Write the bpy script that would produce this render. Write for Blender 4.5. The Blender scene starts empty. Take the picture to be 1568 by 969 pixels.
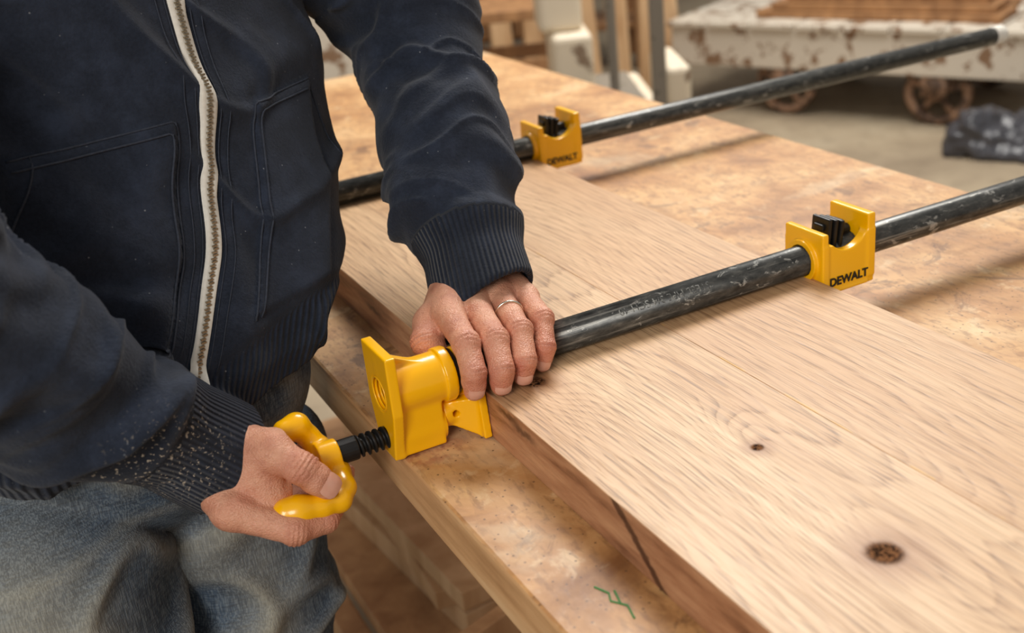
import bpy, bmesh, math, random
import numpy as np
from mathutils import Vector, Matrix
from mathutils.bvhtree import BVHTree
random.seed(3); np.random.seed(3)
CZ=1.313          # height of the working datum above the floor
S=bpy.context.scene
COL=S.collection
# ------------------------------------------------------------------ helpers
def lin(r,g,b,a=1):
    f=lambda v:(v/255/12.92) if v/255<=.04045 else ((v/255+.055)/1.055)**2.4
    return (f(r),f(g),f(b),a)
class M:
    def __init__(s,name,rough=.5,**kw):
        s.mat=bpy.data.materials.new(name); s.mat.use_nodes=True
        s.t=s.mat.node_tree; s.b=s.t.nodes['Principled BSDF']
        s.b.inputs['Roughness'].default_value=rough
        for k,v in kw.items(): s.b.inputs[k.replace('_',' ')].default_value=v
    def set(s,node,i,v):
        if v is None: return
        if isinstance(v,bpy.types.NodeSocket): s.t.links.new(v,node.inputs[i])
        else: node.inputs[i].default_value=v
    def m(s,op,a,b=None,c=None,clamp=False):
        n=s.t.nodes.new('ShaderNodeMath'); n.operation=op; n.use_clamp=clamp
        s.set(n,0,a); s.set(n,1,b); s.set(n,2,c); return n.outputs[0]
    def pos(s):
        n=s.t.nodes.new('ShaderNodeTexCoord'); return n.outputs['Object']
    def sep(s,v):
        n=s.t.nodes.new('ShaderNodeSeparateXYZ'); s.set(n,0,v); return n.outputs
    def com(s,x,y,z):
        n=s.t.nodes.new('ShaderNodeCombineXYZ'); s.set(n,0,x);s.set(n,1,y);s.set(n,2,z); return n.outputs[0]
    def scl(s,v,sc):
        n=s.t.nodes.new('ShaderNodeVectorMath'); n.operation='MULTIPLY'; s.set(n,0,v); n.inputs[1].default_value=sc; return n.outputs[0]
    def noise(s,v,scale=1,detail=2,rough=.5,dist=0,col=False):
        n=s.t.nodes.new('ShaderNodeTexNoise'); s.set(n,'Vector',v); n.inputs['Scale'].default_value=scale
        n.inputs['Detail'].default_value=detail; n.inputs['Roughness'].default_value=rough; n.inputs['Distortion'].default_value=dist
        return n.outputs[1 if col else 0]
    def vor(s,v,scale,out='Distance',feat='F1'):
        n=s.t.nodes.new('ShaderNodeTexVoronoi'); n.feature=feat; s.set(n,'Vector',v); n.inputs['Scale'].default_value=scale; return n.outputs[out]
    def ramp(s,f,stops,interp='LINEAR'):
        n=s.t.nodes.new('ShaderNodeValToRGB'); n.color_ramp.interpolation=interp; e=n.color_ramp.elements
        while len(e)<len(stops): e.new(.5)
        for q,(p,c) in zip(e,stops):
            q.position=p; q.color=c if len(c)==4 else (*c,1)
        s.set(n,0,f); return n.outputs[0]
    def step(s,f,lo,hi):
        n=s.t.nodes.new('ShaderNodeMapRange'); n.interpolation_type='SMOOTHSTEP'; s.set(n,0,f)
        n.inputs[1].default_value=lo;n.inputs[2].default_value=hi; return n.outputs[0]
    def mix(s,f,a,b,mode='MIX'):
        n=s.t.nodes.new('ShaderNodeMix'); n.data_type='RGBA'; n.blend_type=mode
        s.set(n,0,f); s.set(n,6,a); s.set(n,7,b); return n.outputs[2]
    def attr(s,name):
        n=s.t.nodes.new('ShaderNodeAttribute'); n.attribute_name=name; return n
    def nrm(s):
        return s.sep(s.t.nodes.new('ShaderNodeNewGeometry').outputs['Normal'])
    def bump(s,h,strength=.3,dist=.001):
        n=s.t.nodes.new('ShaderNodeBump'); n.inputs['Strength'].default_value=strength; n.inputs['Distance'].default_value=dist
        s.set(n,'Height',h); s.t.links.new(n.outputs[0],s.b.inputs['Normal'])
    def col(s,c): s.set(s.b,'Base Color',c)
    def ball(s,p,c,r,i=.35):   # soft mask 1 inside a sphere of radius r round c
        n=s.t.nodes.new('ShaderNodeVectorMath'); n.operation='DISTANCE'; s.set(n,0,p); n.inputs[1].default_value=c
        return s.m('SUBTRACT',1.0,s.step(n.outputs['Value'],r*i,r))

def obj(name,verts,faces,mat=None,parent=None,smooth=False):
    me=bpy.data.meshes.new(name)
    me.from_pydata(verts.tolist() if hasattr(verts,'tolist') else verts,[],faces.tolist() if hasattr(faces,'tolist') else faces)
    me.update()
    if mat: me.materials.append(mat)
    if smooth:
        me.polygons.foreach_set('use_smooth',[True]*len(me.polygons))
    o=bpy.data.objects.new(name,me); COL.objects.link(o)
    if parent: o.parent=parent
    return o
def empty(name):
    o=bpy.data.objects.new(name,None); COL.objects.link(o); return o
class MB:            # mesh builder of boxes / prisms / tubes, world coordinates (z relative to datum)
    def __init__(s): s.v=[];s.f=[]
    def add(s,v,f):
        o=len(s.v); s.v+= [tuple(p) for p in v]; s.f+=[tuple(i+o for i in q) for q in f]
    def box(s,x0,x1,y0,y1,z0,z1,mat=None):
        v=[(x,y,z) for x in(x0,x1) for y in(y0,y1) for z in(z0,z1)]
        if mat is not None: v=[tuple(mat@Vector(p)) for p in v]
        s.add(v,[(0,1,3,2),(4,6,7,5),(0,4,5,1),(2,3,7,6),(0,2,6,4),(1,5,7,3)])
    def tube(s,pts,r,n=16,caps=True):
        pts=[Vector(p) for p in pts]; rs=r if hasattr(r,'__len__') else [r]*len(pts); v=[];f=[]
        ref=Vector((0,0,1))
        d0=(pts[1]-pts[0]).normalized()
        if abs(d0.z)>.9: ref=Vector((1,0,0))
        for i,p in enumerate(pts):
            d=(pts[min(i+1,len(pts)-1)]-pts[max(i-1,0)]).normalized()
            a=d.cross(ref).normalized(); b=d.cross(a)
            for k in range(n):
                t=2*math.pi*k/n; v.append(p+(a*math.cos(t)+b*math.sin(t))*rs[i])
        for i in range(len(pts)-1):
            for k in range(n):
                f.append((i*n+k,i*n+(k+1)%n,(i+1)*n+(k+1)%n,(i+1)*n+k))
        if caps:
            f.append(tuple(range(n))); f.append(tuple((len(pts)-1)*n+k for k in range(n))[::-1])
        s.add(v,f)
    def make(s,name,mat,parent=None,smooth=False,bevel=0,seg=2,off=CZ):
        o=obj(name,[(x,y,z+off) for x,y,z in s.v],s.f,mat,parent,smooth)
        bm=bmesh.new(); bm.from_mesh(o.data); bmesh.ops.recalc_face_normals(bm,faces=bm.faces); bm.to_mesh(o.data); bm.free()
        if bevel:
            b=o.modifiers.new('bevel','BEVEL'); b.width=bevel;b.segments=seg;b.limit_method='ANGLE';b.angle_limit=.6
        return o
# ---- signed distance modelling
def grid(lo,hi,h):
    ax=[np.arange(lo[i],hi[i]+h,h,dtype=np.float32) for i in range(3)]
    G=np.meshgrid(*ax,indexing='ij'); return G,np.array(lo),h
def rc(P,a,b,ra,rb=None):
    if rb is None: rb=ra
    a=np.array(a,float);b=np.array(b,float);ba=b-a;L=ba@ba+1e-12
    q=[P[i]-np.float32(a[i]) for i in range(3)]
    t=np.clip((q[0]*ba[0]+q[1]*ba[1]+q[2]*ba[2])/L,0,1).astype(np.float32)
    d=np.sqrt(sum((q[i]-t*np.float32(ba[i]))**2 for i in range(3)))
    return d-(ra+(rb-ra)*t)
def smin(a,b,k):
    h=np.clip(.5+.5*(b-a)/k,0,1); return b*(1-h)+a*h-k*h*(1-h)
def smax(a,b,k): return -smin(-a,-b,k)
def ell(P,c,r):
    q=np.sqrt(sum(((P[i]-c[i])/r[i])**2 for i in range(3))); return (q-1)*min(r)
def bx(P,lo,hi,r=0):
    d=[np.abs(P[i]-(lo[i]+hi[i])/2)-((hi[i]-lo[i])/2-r) for i in range(3)]
    return np.sqrt(sum(np.maximum(x,0)**2 for x in d))+np.minimum(np.maximum(np.maximum(d[0],d[1]),d[2]),0)-r
def cylx(P,y,z,r,x0,x1):
    d=np.sqrt((P[1]-y)**2+(P[2]-z)**2)-r
    return np.maximum(d,np.maximum(x0-P[0],P[0]-x1))
def snet(F,o,h,smooth=1):
    n=F.shape; cn=[k-1 for k in n]; s=F<0; tot=cn[0]*cn[1]*cn[2]
    acc=[np.zeros(tot) for _ in range(3)]; cnt=np.zeros(tot); quads=[]
    for a in range(3):
        b=(a+1)%3;c=(a+2)%3
        s0=[slice(None)]*3;s1=[slice(None)]*3;s0[a]=slice(0,-1);s1[a]=slice(1,None)
        f0=F[tuple(s0)];f1=F[tuple(s1)]
        I=list(np.nonzero(s[tuple(s0)]!=s[tuple(s1)]))
        v0=f0[tuple(I)].astype(float);v1=f1[tuple(I)].astype(float);t=v0/(v0-v1)
        ok=(I[b]>0)&(I[b]<cn[b])&(I[c]>0)&(I[c]<cn[c])
        I=[x[ok] for x in I];t=t[ok];ins=v0[ok]<0
        pos=[x.astype(float) for x in I];pos[a]=pos[a]+t
        ids=[]
        for db,dc in((-1,-1),(0,-1),(0,0),(-1,0)):
            J=list(I);J[b]=J[b]+db;J[c]=J[c]+dc
            fl=(J[0]*cn[1]+J[1])*cn[2]+J[2];ids.append(fl)
            for k in range(3): acc[k]+=np.bincount(fl,weights=pos[k],minlength=tot)
            cnt+=np.bincount(fl,minlength=tot)
        q=np.stack(ids,1);q[~ins]=q[~ins][:,::-1];quads.append(q)
    q=np.concatenate(quads);used=np.unique(q);mp=np.zeros(tot,int);mp[used]=np.arange(len(used))
    V=np.stack([acc[k][used]/cnt[used] for k in range(3)],1)*h+np.array(o);q=mp[q]
    for _ in range(smooth): V=lap(V,q,.5)
    return V,q
def lap(V,q,w):
    n=len(V);A=np.zeros((n,3));C=np.zeros(n)
    for i in range(4):
        a=q[:,i];b=q[:,(i+1)%4]
        for k in range(3):
            A[:,k]+=np.bincount(a,weights=V[b,k],minlength=n)+np.bincount(b,weights=V[a,k],minlength=n)
        C+=np.bincount(a,minlength=n)+np.bincount(b,minlength=n)
    return V*(1-w)+w*A/np.maximum(C,1)[:,None]
def vnorm(V,q):
    fn=np.cross(V[q[:,2]]-V[q[:,0]],V[q[:,3]]-V[q[:,1]]);N=np.zeros_like(V)
    for i in range(4):
        for k in range(3): N[:,k]+=np.bincount(q[:,i],weights=fn[:,k],minlength=len(V))
    return N/np.maximum(np.linalg.norm(N,axis=1),1e-12)[:,None]
def vn(p,seed=0):   # value noise -1..1
    p=np.asarray(p,float)+seed*17.13;i=np.floor(p);f=p-i;u=f*f*(3-2*f);r=0
    for dx in(0,1):
        for dy in(0,1):
            for dz in(0,1):
                hh=np.sin((i[:,0]+dx)*127.1+(i[:,1]+dy)*311.7+(i[:,2]+dz)*74.7)*43758.5453
                hh=hh-np.floor(hh)
                r=r+hh*(u[:,0] if dx else 1-u[:,0])*(u[:,1] if dy else 1-u[:,1])*(u[:,2] if dz else 1-u[:,2])
    return r*2-1
def sobj(name,V,q,mat,parent,attrs=None):
    V=V.copy();V[:,2]+=CZ
    o=obj(name,V,q,mat,parent,True)
    for k,(ty,d) in (attrs or {}).items():
        a=o.data.attributes.new(k,ty,'POINT'); a.data.foreach_set('vector' if ty=='FLOAT_VECTOR' else 'value',np.ascontiguousarray(d,dtype=np.float32).ravel())
    return o
def v3(*a): return np.array(a,float)
def unit(a): a=np.array(a,float); return a/np.linalg.norm(a)
R=v3(.8829,-.4591,-.0986);U=v3(.2670,.3180,.9098);Bk=v3(-.3864,-.8295,.4034)
def hf(a,b,c): return R*a+U*b+Bk*c      # right-hand modelling frame -> world

# ------------------------------------------------------------------ materials
# oak panel
m=M('oak',.42); P=m.pos(); x,y,z=m.sep(P)
k=m.m('GREATER_THAN',x,.467)
n1=m.noise(m.com(m.m('ADD',m.m('MULTIPLY',x,5.5),m.m('MULTIPLY',k,7.3)),m.m('MULTIPLY',y,1.5),m.m('MULTIPLY',z,3)),1,1.5,.4)
n2=m.noise(m.com(m.m('MULTIPLY',x,60),m.m('MULTIPLY',y,14),z),1,2,.5)
f=m.m('ADD',m.m('MULTIPLY',m.m('ADD',x,m.m('MULTIPLY',z,.7)),95),m.m('MULTIPLY',n1,36))
f=m.m('ADD',f,m.m('MULTIPLY',n2,1.2))
knots=[(.392,.39,.040,.11,9,.0100),(.4073,.52,.024,.06,4,.0042),(.336,.6925,.024,.055,4.5,.0078)]
for kx,ky,sx,sy,A,r in knots:
    dx=m.m('DIVIDE',m.m('SUBTRACT',x,kx),sx);dy=m.m('DIVIDE',m.m('SUBTRACT',y,ky),sy)
    e=m.m('EXPONENT',m.m('MULTIPLY',m.m('ADD',m.m('MULTIPLY',dx,dx),m.m('MULTIPLY',dy,dy)),-1))
    f=m.m('ADD',f,m.m('MULTIPLY',e,A))
fr=m.m('FRACT',f)
ring=m.ramp(fr,[(0,(.1,.1,.1)),(.45,(.12,.12,.12)),(.76,(.6,.6,.6)),(.88,(1,1,1)),(1,(.1,.1,.1))])
ringamp=m.step(m.noise(m.com(m.m('MULTIPLY',x,12),m.m('MULTIPLY',y,3),k),1,2,.5),.25,.75)
ring=m.m('MULTIPLY',ring,m.m('ADD',.5,m.m('MULTIPLY',ringamp,.6)))
streak=m.noise(m.com(m.m('MULTIPLY',x,170),m.m('MULTIPLY',y,3.5),m.m('MULTIPLY',z,120)),1,4,.65)
pore=m.noise(m.com(m.m('MULTIPLY',x,900),m.m('MULTIPLY',y,24),m.m('MULTIPLY',z,800)),1,1,.5)
pm=m.m('MULTIPLY',m.step(pore,.52,.60),m.m('ADD',.38,m.m('MULTIPLY',ring,.75)))
macro=m.noise(m.com(m.m('MULTIPLY',x,9),m.m('MULTIPLY',y,2.2),k),1,2,.5)
base=m.mix(m.step(macro,.3,.7),lin(202,160,117),lin(222,186,144))
base=m.mix(m.m('MULTIPLY',ring,.44),base,lin(146,104,68))
base=m.mix(m.m('MULTIPLY',m.step(streak,.35,.72),.34),base,lin(164,120,82))
base=m.mix(m.m('MULTIPLY',pm,.58),base,lin(98,66,42))
base=m.mix(m.m('MULTIPLY',k,.12),base,lin(184,134,90))
kmask=None
for kx,ky,sx,sy,A,r in knots:
    c=(kx,ky,CZ-.395)
    base=m.mix(m.m('MULTIPLY',m.ball(P,c,r*4.2,.1),.7),base,lin(148,100,62))
    base=m.mix(m.m('MULTIPLY',m.ball(P,c,r*1.5,.5),.8),base,lin(108,68,40))
    kb=m.ball(P,c,r*1.25,.5);ck=m.m('MULTIPLY',kb,m.step(m.noise(P,300,3,.6,1.5),.46,.54))
    base=m.mix(ck,base,lin(26,15,9));kmask=kb if kmask is None else m.m('MAXIMUM',kmask,kb)
glue=m.m('MULTIPLY',m.m('LESS_THAN',m.m('ABSOLUTE',m.m('SUBTRACT',x,.4675)),.0012),m.step(m.noise(P,25,3,.6),.52,.6))
base=m.mix(m.m('MULTIPLY',glue,.5),base,lin(220,172,84))
nx,ny,nz=m.nrm()
sn=m.noise(m.com(m.m('MULTIPLY',x,30),m.m('MULTIPLY',y,9),m.m('MULTIPLY',z,70)),1,5,.65)
sidec=m.ramp(sn,[(.3,lin(112,72,48)),(.46,lin(170,120,86)),(.7,lin(206,158,118))])
wob=m.m('MULTIPLY',m.m('SUBTRACT',m.noise(P,120,3,.6),.5),.008)
dd=m.m('ABSOLUTE',m.m('ADD',wob,m.m('SUBTRACT',m.m('SUBTRACT',z,CZ-.395),m.m('MULTIPLY',m.m('SUBTRACT',y,.523),.74))))
sidec=m.mix(m.m('MULTIPLY',m.m('SUBTRACT',1,m.step(dd,.0022,.0060)),.85),sidec,lin(56,28,20))
for cy0,cz0 in((.668,-.400),(.645,-.404),(.80,-.405),(.94,-.41)):
    dd=m.m('ABSOLUTE',m.m('ADD',wob,m.m('SUBTRACT',z,CZ+cz0)))
    mk=m.m('MULTIPLY',m.m('SUBTRACT',1,m.step(dd,.0005,.0045)),m.m('SUBTRACT',1,m.step(m.m('ABSOLUTE',m.m('SUBTRACT',y,cy0)),.005,.026)))
    sidec=m.mix(m.m('MULTIPLY',mk,.75),sidec,lin(60,30,22))
base=m.mix(m.m('SUBTRACT',1.0,m.step(nz,.35,.75)),base,sidec)
m.col(base); m.bump(m.m('ADD',m.m('MULTIPLY',pm,-1),m.m('MULTIPLY',ring,-.15)),.28,.0006)
m.set(m.b,'Roughness',m.m('ADD',m.m('ADD',.36,m.m('MULTIPLY',streak,.18)),m.m('MULTIPLY',kmask,.4)))
m.set(m.b,'Specular IOR Level',m.m('SUBTRACT',.42,m.m('MULTIPLY',kmask,.38)))
OAK=m.mat
# bench top
m=M('worn_bench_ply',.45); P=m.pos(); x,y,z=m.sep(P)
a=m.noise(P,7,8,.62,.6); b=m.noise(P,28,6,.65,.3); c=m.noise(m.scl(P,(190,60,190)),1,3,.6)
base=m.ramp(a,[(.30,lin(132,86,48)),(.44,lin(184,134,82)),(.56,lin(206,160,106)),(.72,lin(224,188,140))])
base=m.mix(m.m('MULTIPLY',m.step(b,.52,.66),.5),base,lin(140,94,54))
base=m.mix(m.m('MULTIPLY',m.step(b,.42,.30),.5),base,lin(232,204,160))
base=m.mix(m.m('MULTIPLY',m.step(c,.50,.68),.5),base,lin(124,84,50))
base=m.mix(m.m('MULTIPLY',m.step(m.noise(P,13,7,.7,1.2),.57,.65),.65),base,lin(98,66,42))
base=m.mix(m.m('MULTIPLY',m.step(m.noise(P,3.1,5,.6,.5),.54,.62),.45),base,lin(220,200,166))
fl=m.sep(m.vor(m.scl(P,(80,28,80)),1,'Color'))[0]; base=m.mix(m.m('MULTIPLY',fl,.28),base,lin(142,98,58))
base=m.mix(m.m('MULTIPLY',m.m('MULTIPLY',m.ball(P,(.252,.715,CZ-.433),.035),m.step(m.noise(P,60,4,.6),.4,.6)),.6),base,lin(130,40,48))
sp=m.vor(P,140); base=m.mix(m.m('MULTIPLY',m.m('LESS_THAN',sp,.13),.7),base,lin(84,56,38))
nx,ny,nz=m.nrm(); edge=m.m('SUBTRACT',1.0,m.step(nz,.35,.75))
en=m.noise(m.com(m.m('MULTIPLY',x,60),m.m('MULTIPLY',y,5),m.m('MULTIPLY',z,60)),1,5,.6)
ec=m.ramp(en,[(.3,lin(176,128,82)),(.5,lin(212,164,114)),(.7,lin(228,188,140))])
base=m.mix(edge,base,ec); m.col(base); m.bump(b,.35,.002)
m.set(m.b,'Roughness',m.m('ADD',.34,m.m('MULTIPLY',b,.35)))
BENCH=m.mat
def woodmat(name,c0,c1,rough=.6):
    m=M(name,rough);P=m.pos();n=m.noise(m.scl(P,(22,22,3)),1,4,.6,.4);n2=m.noise(P,6,3,.6)
    m.col(m.mix(m.m('MULTIPLY',n2,.5),m.ramp(n,[(.3,lin(*c0)),(.7,lin(*c1))]),lin(*c0)));m.bump(n,.3,.002);return m.mat
TIMBER=woodmat('rough_timber',(160,118,80),(210,168,122)); DARKWOOD=woodmat('dark_timber',(136,96,62),(194,146,98)); PALEWOOD=woodmat('pale_timber',(184,144,102),(226,192,150))
def paintmat(name,c,wear,rough=.35,amt=.66,sc=40,dk=.12,**k):
    m=M(name,rough,**k);P=m.pos();n=m.noise(P,sc,6,.65);b=m.noise(P,6,2,.5)
    m.col(m.mix(m.step(n,amt,amt+.04),m.mix(m.m('MULTIPLY',b,dk),lin(*c),lin(c[0]*.75,c[1]*.68,c[2]*.6)),lin(*wear)));m.bump(n,.06,.0006);return m.mat
YEL=paintmat('yellow_enamel',(255,188,0),(150,96,10),.26,.76,60,.04,Coat_Weight=.3)
m=M('pipe_steel',.32,Metallic=.3);P=m.pos();x,y,z=m.sep(P)
n=m.noise(m.scl(P,(60,160,160)),1,6,.7);n2=m.noise(m.scl(P,(9,260,260)),1,4,.6)
cc=m.ramp(n,[(.35,lin(42,43,42)),(.55,lin(72,72,69)),(.72,lin(108,106,100))])
cc=m.mix(m.m('MULTIPLY',m.step(n2,.56,.66),.55),cc,lin(150,148,140))
cc=m.mix(m.m('MULTIPLY',m.step(m.noise(m.scl(P,(60,120,120)),1,5,.7,.6),.59,.65),.6),cc,lin(188,186,178))
m.col(cc);m.bump(n,.2,.0006);PIPE=m.mat
m=M('black_steel',.38,Metallic=.5);P=m.pos();m.col(m.mix(m.noise(P,90,4,.6),lin(18,18,19),lin(48,47,46)));BLK=m.mat
m=M('faded_stencil',.6);P=m.pos();m.col(m.mix(m.step(m.noise(P,220,4,.7),.42,.62),lin(60,60,58),lin(144,144,138)));STEN=m.mat
# skin
m=M('skin',.42,Subsurface_Weight=.10,Subsurface_Scale=.005);P=m.pos();r=m.attr('red').outputs['Fac']
m.b.inputs['Subsurface Radius'].default_value=(1,.35,.2)
n=m.noise(P,60,5,.6);n2=m.noise(P,240,3,.6)
base=m.ramp(n,[(.3,lin(188,122,96)),(.5,lin(214,152,122)),(.72,lin(228,172,140))])
base=m.mix(m.m('MULTIPLY',r,.62),base,lin(186,92,74));base=m.mix(m.m('MULTIPLY',m.step(n2,.56,.70),.3),base,lin(160,84,64))
m.col(base)
vv=m.vor(P,850);cr=m.noise(P,380,4,.7,.8)
m.bump(m.m('ADD',m.m('MULTIPLY',vv,.6),cr),.65,.0013);SKIN=m.mat
m=M('fingernail',.3,Subsurface_Weight=.1,Subsurface_Scale=.003);P=m.pos();m.col(m.mix(m.noise(P,150,2,.5),lin(204,142,118),lin(220,170,148)));NAIL=m.mat
# hoodie
def fabric(name,c0,c1,jeans=False):
    m=M(name,.9);P=m.pos();m.b.inputs['Sheen Weight'].default_value=.10 if not jeans else .04;m.b.inputs['Sheen Roughness'].default_value=.6
    m.b.inputs['Specular IOR Level'].default_value=.06
    n=m.noise(P,420,3,.7);n2=m.noise(P,30,6,.65);x,y,z=m.sep(P)
    base=m.mix(n,lin(*c0),lin(*c1));base=m.mix(m.m('MULTIPLY',m.step(n2,.4,.75),.5),base,lin(*[v*1.35 for v in c1]))
    rib=m.attr('lc');ra=m.sep(rib.outputs['Vector']);rm=m.attr('ribm').outputs['Fac']
    if not jeans:
        ang=m.m('ARCTAN2',ra[1],ra[0]);cs=m.m('COSINE',m.m('MULTIPLY',ang,ra[2]))
        wave=m.m('MULTIPLY',cs,rm)
        base=m.mix(m.m('MULTIPLY',m.m('MULTIPLY',m.step(cs,.2,-.8),rm),.45),base,lin(14,17,24))
        h=m.m('ADD',m.m('MULTIPLY',n,.8),m.m('MULTIPLY',wave,1.0))
        sp=m.vor(P,110);sm=m.m('MULTIPLY',m.m('LESS_THAN',sp,.07),m.step(n2,.45,.6));base=m.mix(m.m('MULTIPLY',sm,.6),base,lin(150,152,156))
        sd=m.m('MULTIPLY',m.ball(P,SAWDUST,.062),m.step(m.noise(P,360,3,.6),.60,.66))
        base=m.mix(m.m('MULTIPLY',sd,.85),base,lin(210,196,176))
        m.col(base);m.bump(h,.7,.0014)
    else:
        tw=m.noise(m.com(m.m('MULTIPLY',x,900),m.m('MULTIPLY',y,900),m.m('MULTIPLY',z,90)),1,2,.6)
        tw2=m.noise(m.com(m.m('MULTIPLY',x,110),m.m('MULTIPLY',y,110),m.m('MULTIPLY',z,900)),1,2,.6)
        base=m.mix(m.m('MULTIPLY',m.step(tw,.45,.60),.5),base,lin(124,138,150))
        base=m.mix(m.m('MULTIPLY',m.step(tw2,.48,.62),.5),base,lin(28,38,54))
        fade=m.attr('fade').outputs['Fac'];base=m.mix(m.m('MULTIPLY',fade,m.m('ADD',.25,m.m('MULTIPLY',tw,.75))),base,lin(188,182,162))
        m.col(base);m.bump(m.m('ADD',tw,m.m('MULTIPLY',n,.5)),.6,.0013)
    return m.mat
SAWDUST=(.061,.706,CZ-.374)
HOOD=fabric('navy_fleece',(21,25,34),(43,49,62)); JEAN=fabric('washed_denim',(42,56,74),(68,84,102),jeans=True)
m=M('zip_tape',.8);P=m.pos();m.col(m.mix(m.noise(P,300,2),lin(236,231,220),lin(210,203,190)));TAPE=m.mat
m=M('brass_teeth',.4,Metallic=.7);P=m.pos();m.col(m.mix(m.noise(P,200,2),lin(120,108,90),lin(180,168,146)));BRASS=m.mat
m=M('thread',.8);m.col(m.mix(m.noise(m.pos(),350,3,.7),lin(8,10,16),lin(60,67,83)));THR=m.mat
m=M('silver_ring',.2,Metallic=1.0);m.col(m.mix(m.noise(m.pos(),300,2),lin(215,205,185),lin(240,232,215)));SILV=m.mat
m=M('concrete_floor',.75);P=m.pos();n=m.noise(P,1.6,8,.6);n2=m.noise(P,14,6,.6);bb=m.ramp(n,[(.3,lin(128,112,92)),(.55,lin(160,144,120)),(.75,lin(180,166,142))])
m.col(m.mix(m.m('MULTIPLY',m.step(n2,.5,.7),.35),bb,lin(102,88,70)));m.bump(n2,.2,.01);FLOOR=m.mat
m=M('plaster_wall',.9);P=m.pos();m.col(m.mix(m.noise(P,3,5,.6),lin(205,200,190),lin(226,222,214)));WALL=m.mat
CREAM=paintmat('cream_machine_paint',(226,212,188),(140,118,96),.5,.62,9)
WHITEP=paintmat('chipped_white_paint',(210,200,184),(134,104,78),.6,.53,10)
RUST=paintmat('rusty_iron',(146,114,90),(80,60,46),.75,.5,20)
GREYM=paintmat('grey_iron',(130,122,110),(80,74,64),.5,.6,20)
m=M('dark_plastic',.25);m.col(m.mix(m.noise(m.pos(),14,5),lin(34,34,38),lin(88,88,94)));BAG=m.mat
m=M('brown_leather',.5);m.col(m.mix(m.noise(m.pos(),40,4),lin(58,38,26),lin(92,62,42)));LEA=m.mat
m=M('hair',.5);m.col(m.mix(m.noise(m.scl(m.pos(),(200,200,40)),1,3),lin(50,38,28),lin(84,64,46)));HAIR=m.mat
m=M('label_ink',.5);m.col(m.mix(m.noise(m.pos(),300,2),lin(12,12,12),lin(26,24,22)));INK=m.mat
m=M('green_crayon',.8);m.col(m.mix(m.noise(m.pos(),300,2),lin(50,120,60),lin(80,140,80)));GRN=m.mat

# ------------------------------------------------------------------ room
b=MB();b.box(-5,9,-4,10,-1.413,-1.313);b.make('floor',FLOOR)
b=MB();b.box(-5,9,10,10.15,-1.313,2.2);b.make('wall_back',WALL)
b=MB();b.box(9,9.15,-4,10,-1.313,2.2);b.make('wall_right',WALL)

# ------------------------------------------------------------------ workbench
bench=empty('workbench')
b=MB();b.box(.231,.967,-.45,2.1,-.475,-.433);b.make('bench_top',BENCH,bench,bevel=.003)
b=MB()
for yy in(-.3,1.9):
    for xx in(.28,.83): b.box(xx,xx+.09,yy,yy+.09,-1.313,-.475)
    b.box(.37,.83,yy+.01,yy+.08,-1.15,-1.06)
b.box(.30,.34,-.21,1.9,-.57,-.475);b.box(.86,.90,-.21,1.9,-.57,-.475)
b.box(.30,.34,-.21,1.9,-1.15,-1.06);b.box(.86,.90,-.21,1.9,-1.15,-1.06)
b.make('bench_frame',TIMBER,bench,bevel=.004)
b=MB()
for i in range(5): b.box(.345+i*.103,.345+i*.103+.098,-.2,1.89,-1.06,-1.035)
b.make('bench_shelf',TIMBER,bench,bevel=.002)
st=empty('offcut_crate')
b=MB()
def frame(b,x,y,z,w,d,h,t,rot):
    Mx=Matrix.Translation((x,y,z))@Matrix.Rotation(rot,4,'Z')
    for s in(-1,1):
        b.box(-w/2,w/2,s*(d/2-t/2)-t/2,s*(d/2-t/2)+t/2,0,h,Mx);b.box(s*(w/2-t/2)-t/2,s*(w/2-t/2)+t/2,-d/2+t,d/2-t,0,h,Mx)
frame(b,.52,.92,-1.035,.26,.30,.16,.02,.3);frame(b,.52,.52,-1.035,.24,.30,.2,.025,-.25)
b.make('crate_boards',TIMBER,st,bevel=.002)
ls=empty('lumber_offcuts');b=MB()
for i,(x,y,z,l,w,h,r) in enumerate([(.46,1.45,-1.035,.5,.09,.04,.1),(.47,1.45,-.995,.45,.09,.03,-.06),(.62,1.5,-1.035,.4,.07,.07,.3),(.45,1.42,-.965,.5,.075,.03,.06),(.55,1.45,-.935,.5,.06,.03,.3)]):
    b.box(-w/2,w/2,-l/2,l/2,0,h,Matrix.Translation((x,y,z))@Matrix.Rotation(r,4,'Z'))
b.make('offcut_sticks',PALEWOOD,ls,bevel=.002)

# ------------------------------------------------------------------ oak panel
b=MB();b.box(.299,.467,.03,1.255,-.433,-.395);b.box(.467,.620,.03,1.255,-.433,-.395)
b.make('oak_panel',OAK,bevel=.0006)
b=MB();b.tube([(.268,.500,-.4328),(.272,.490,-.4328),(.269,.483,-.4328),(.275,.474,-.4328),(.272,.462,-.4328)],.0007,6)
b.tube([(.276,.49,-.4328),(.2725,.477,-.4328)],.0007,6);b.make('crayon_mark',GRN)

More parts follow.
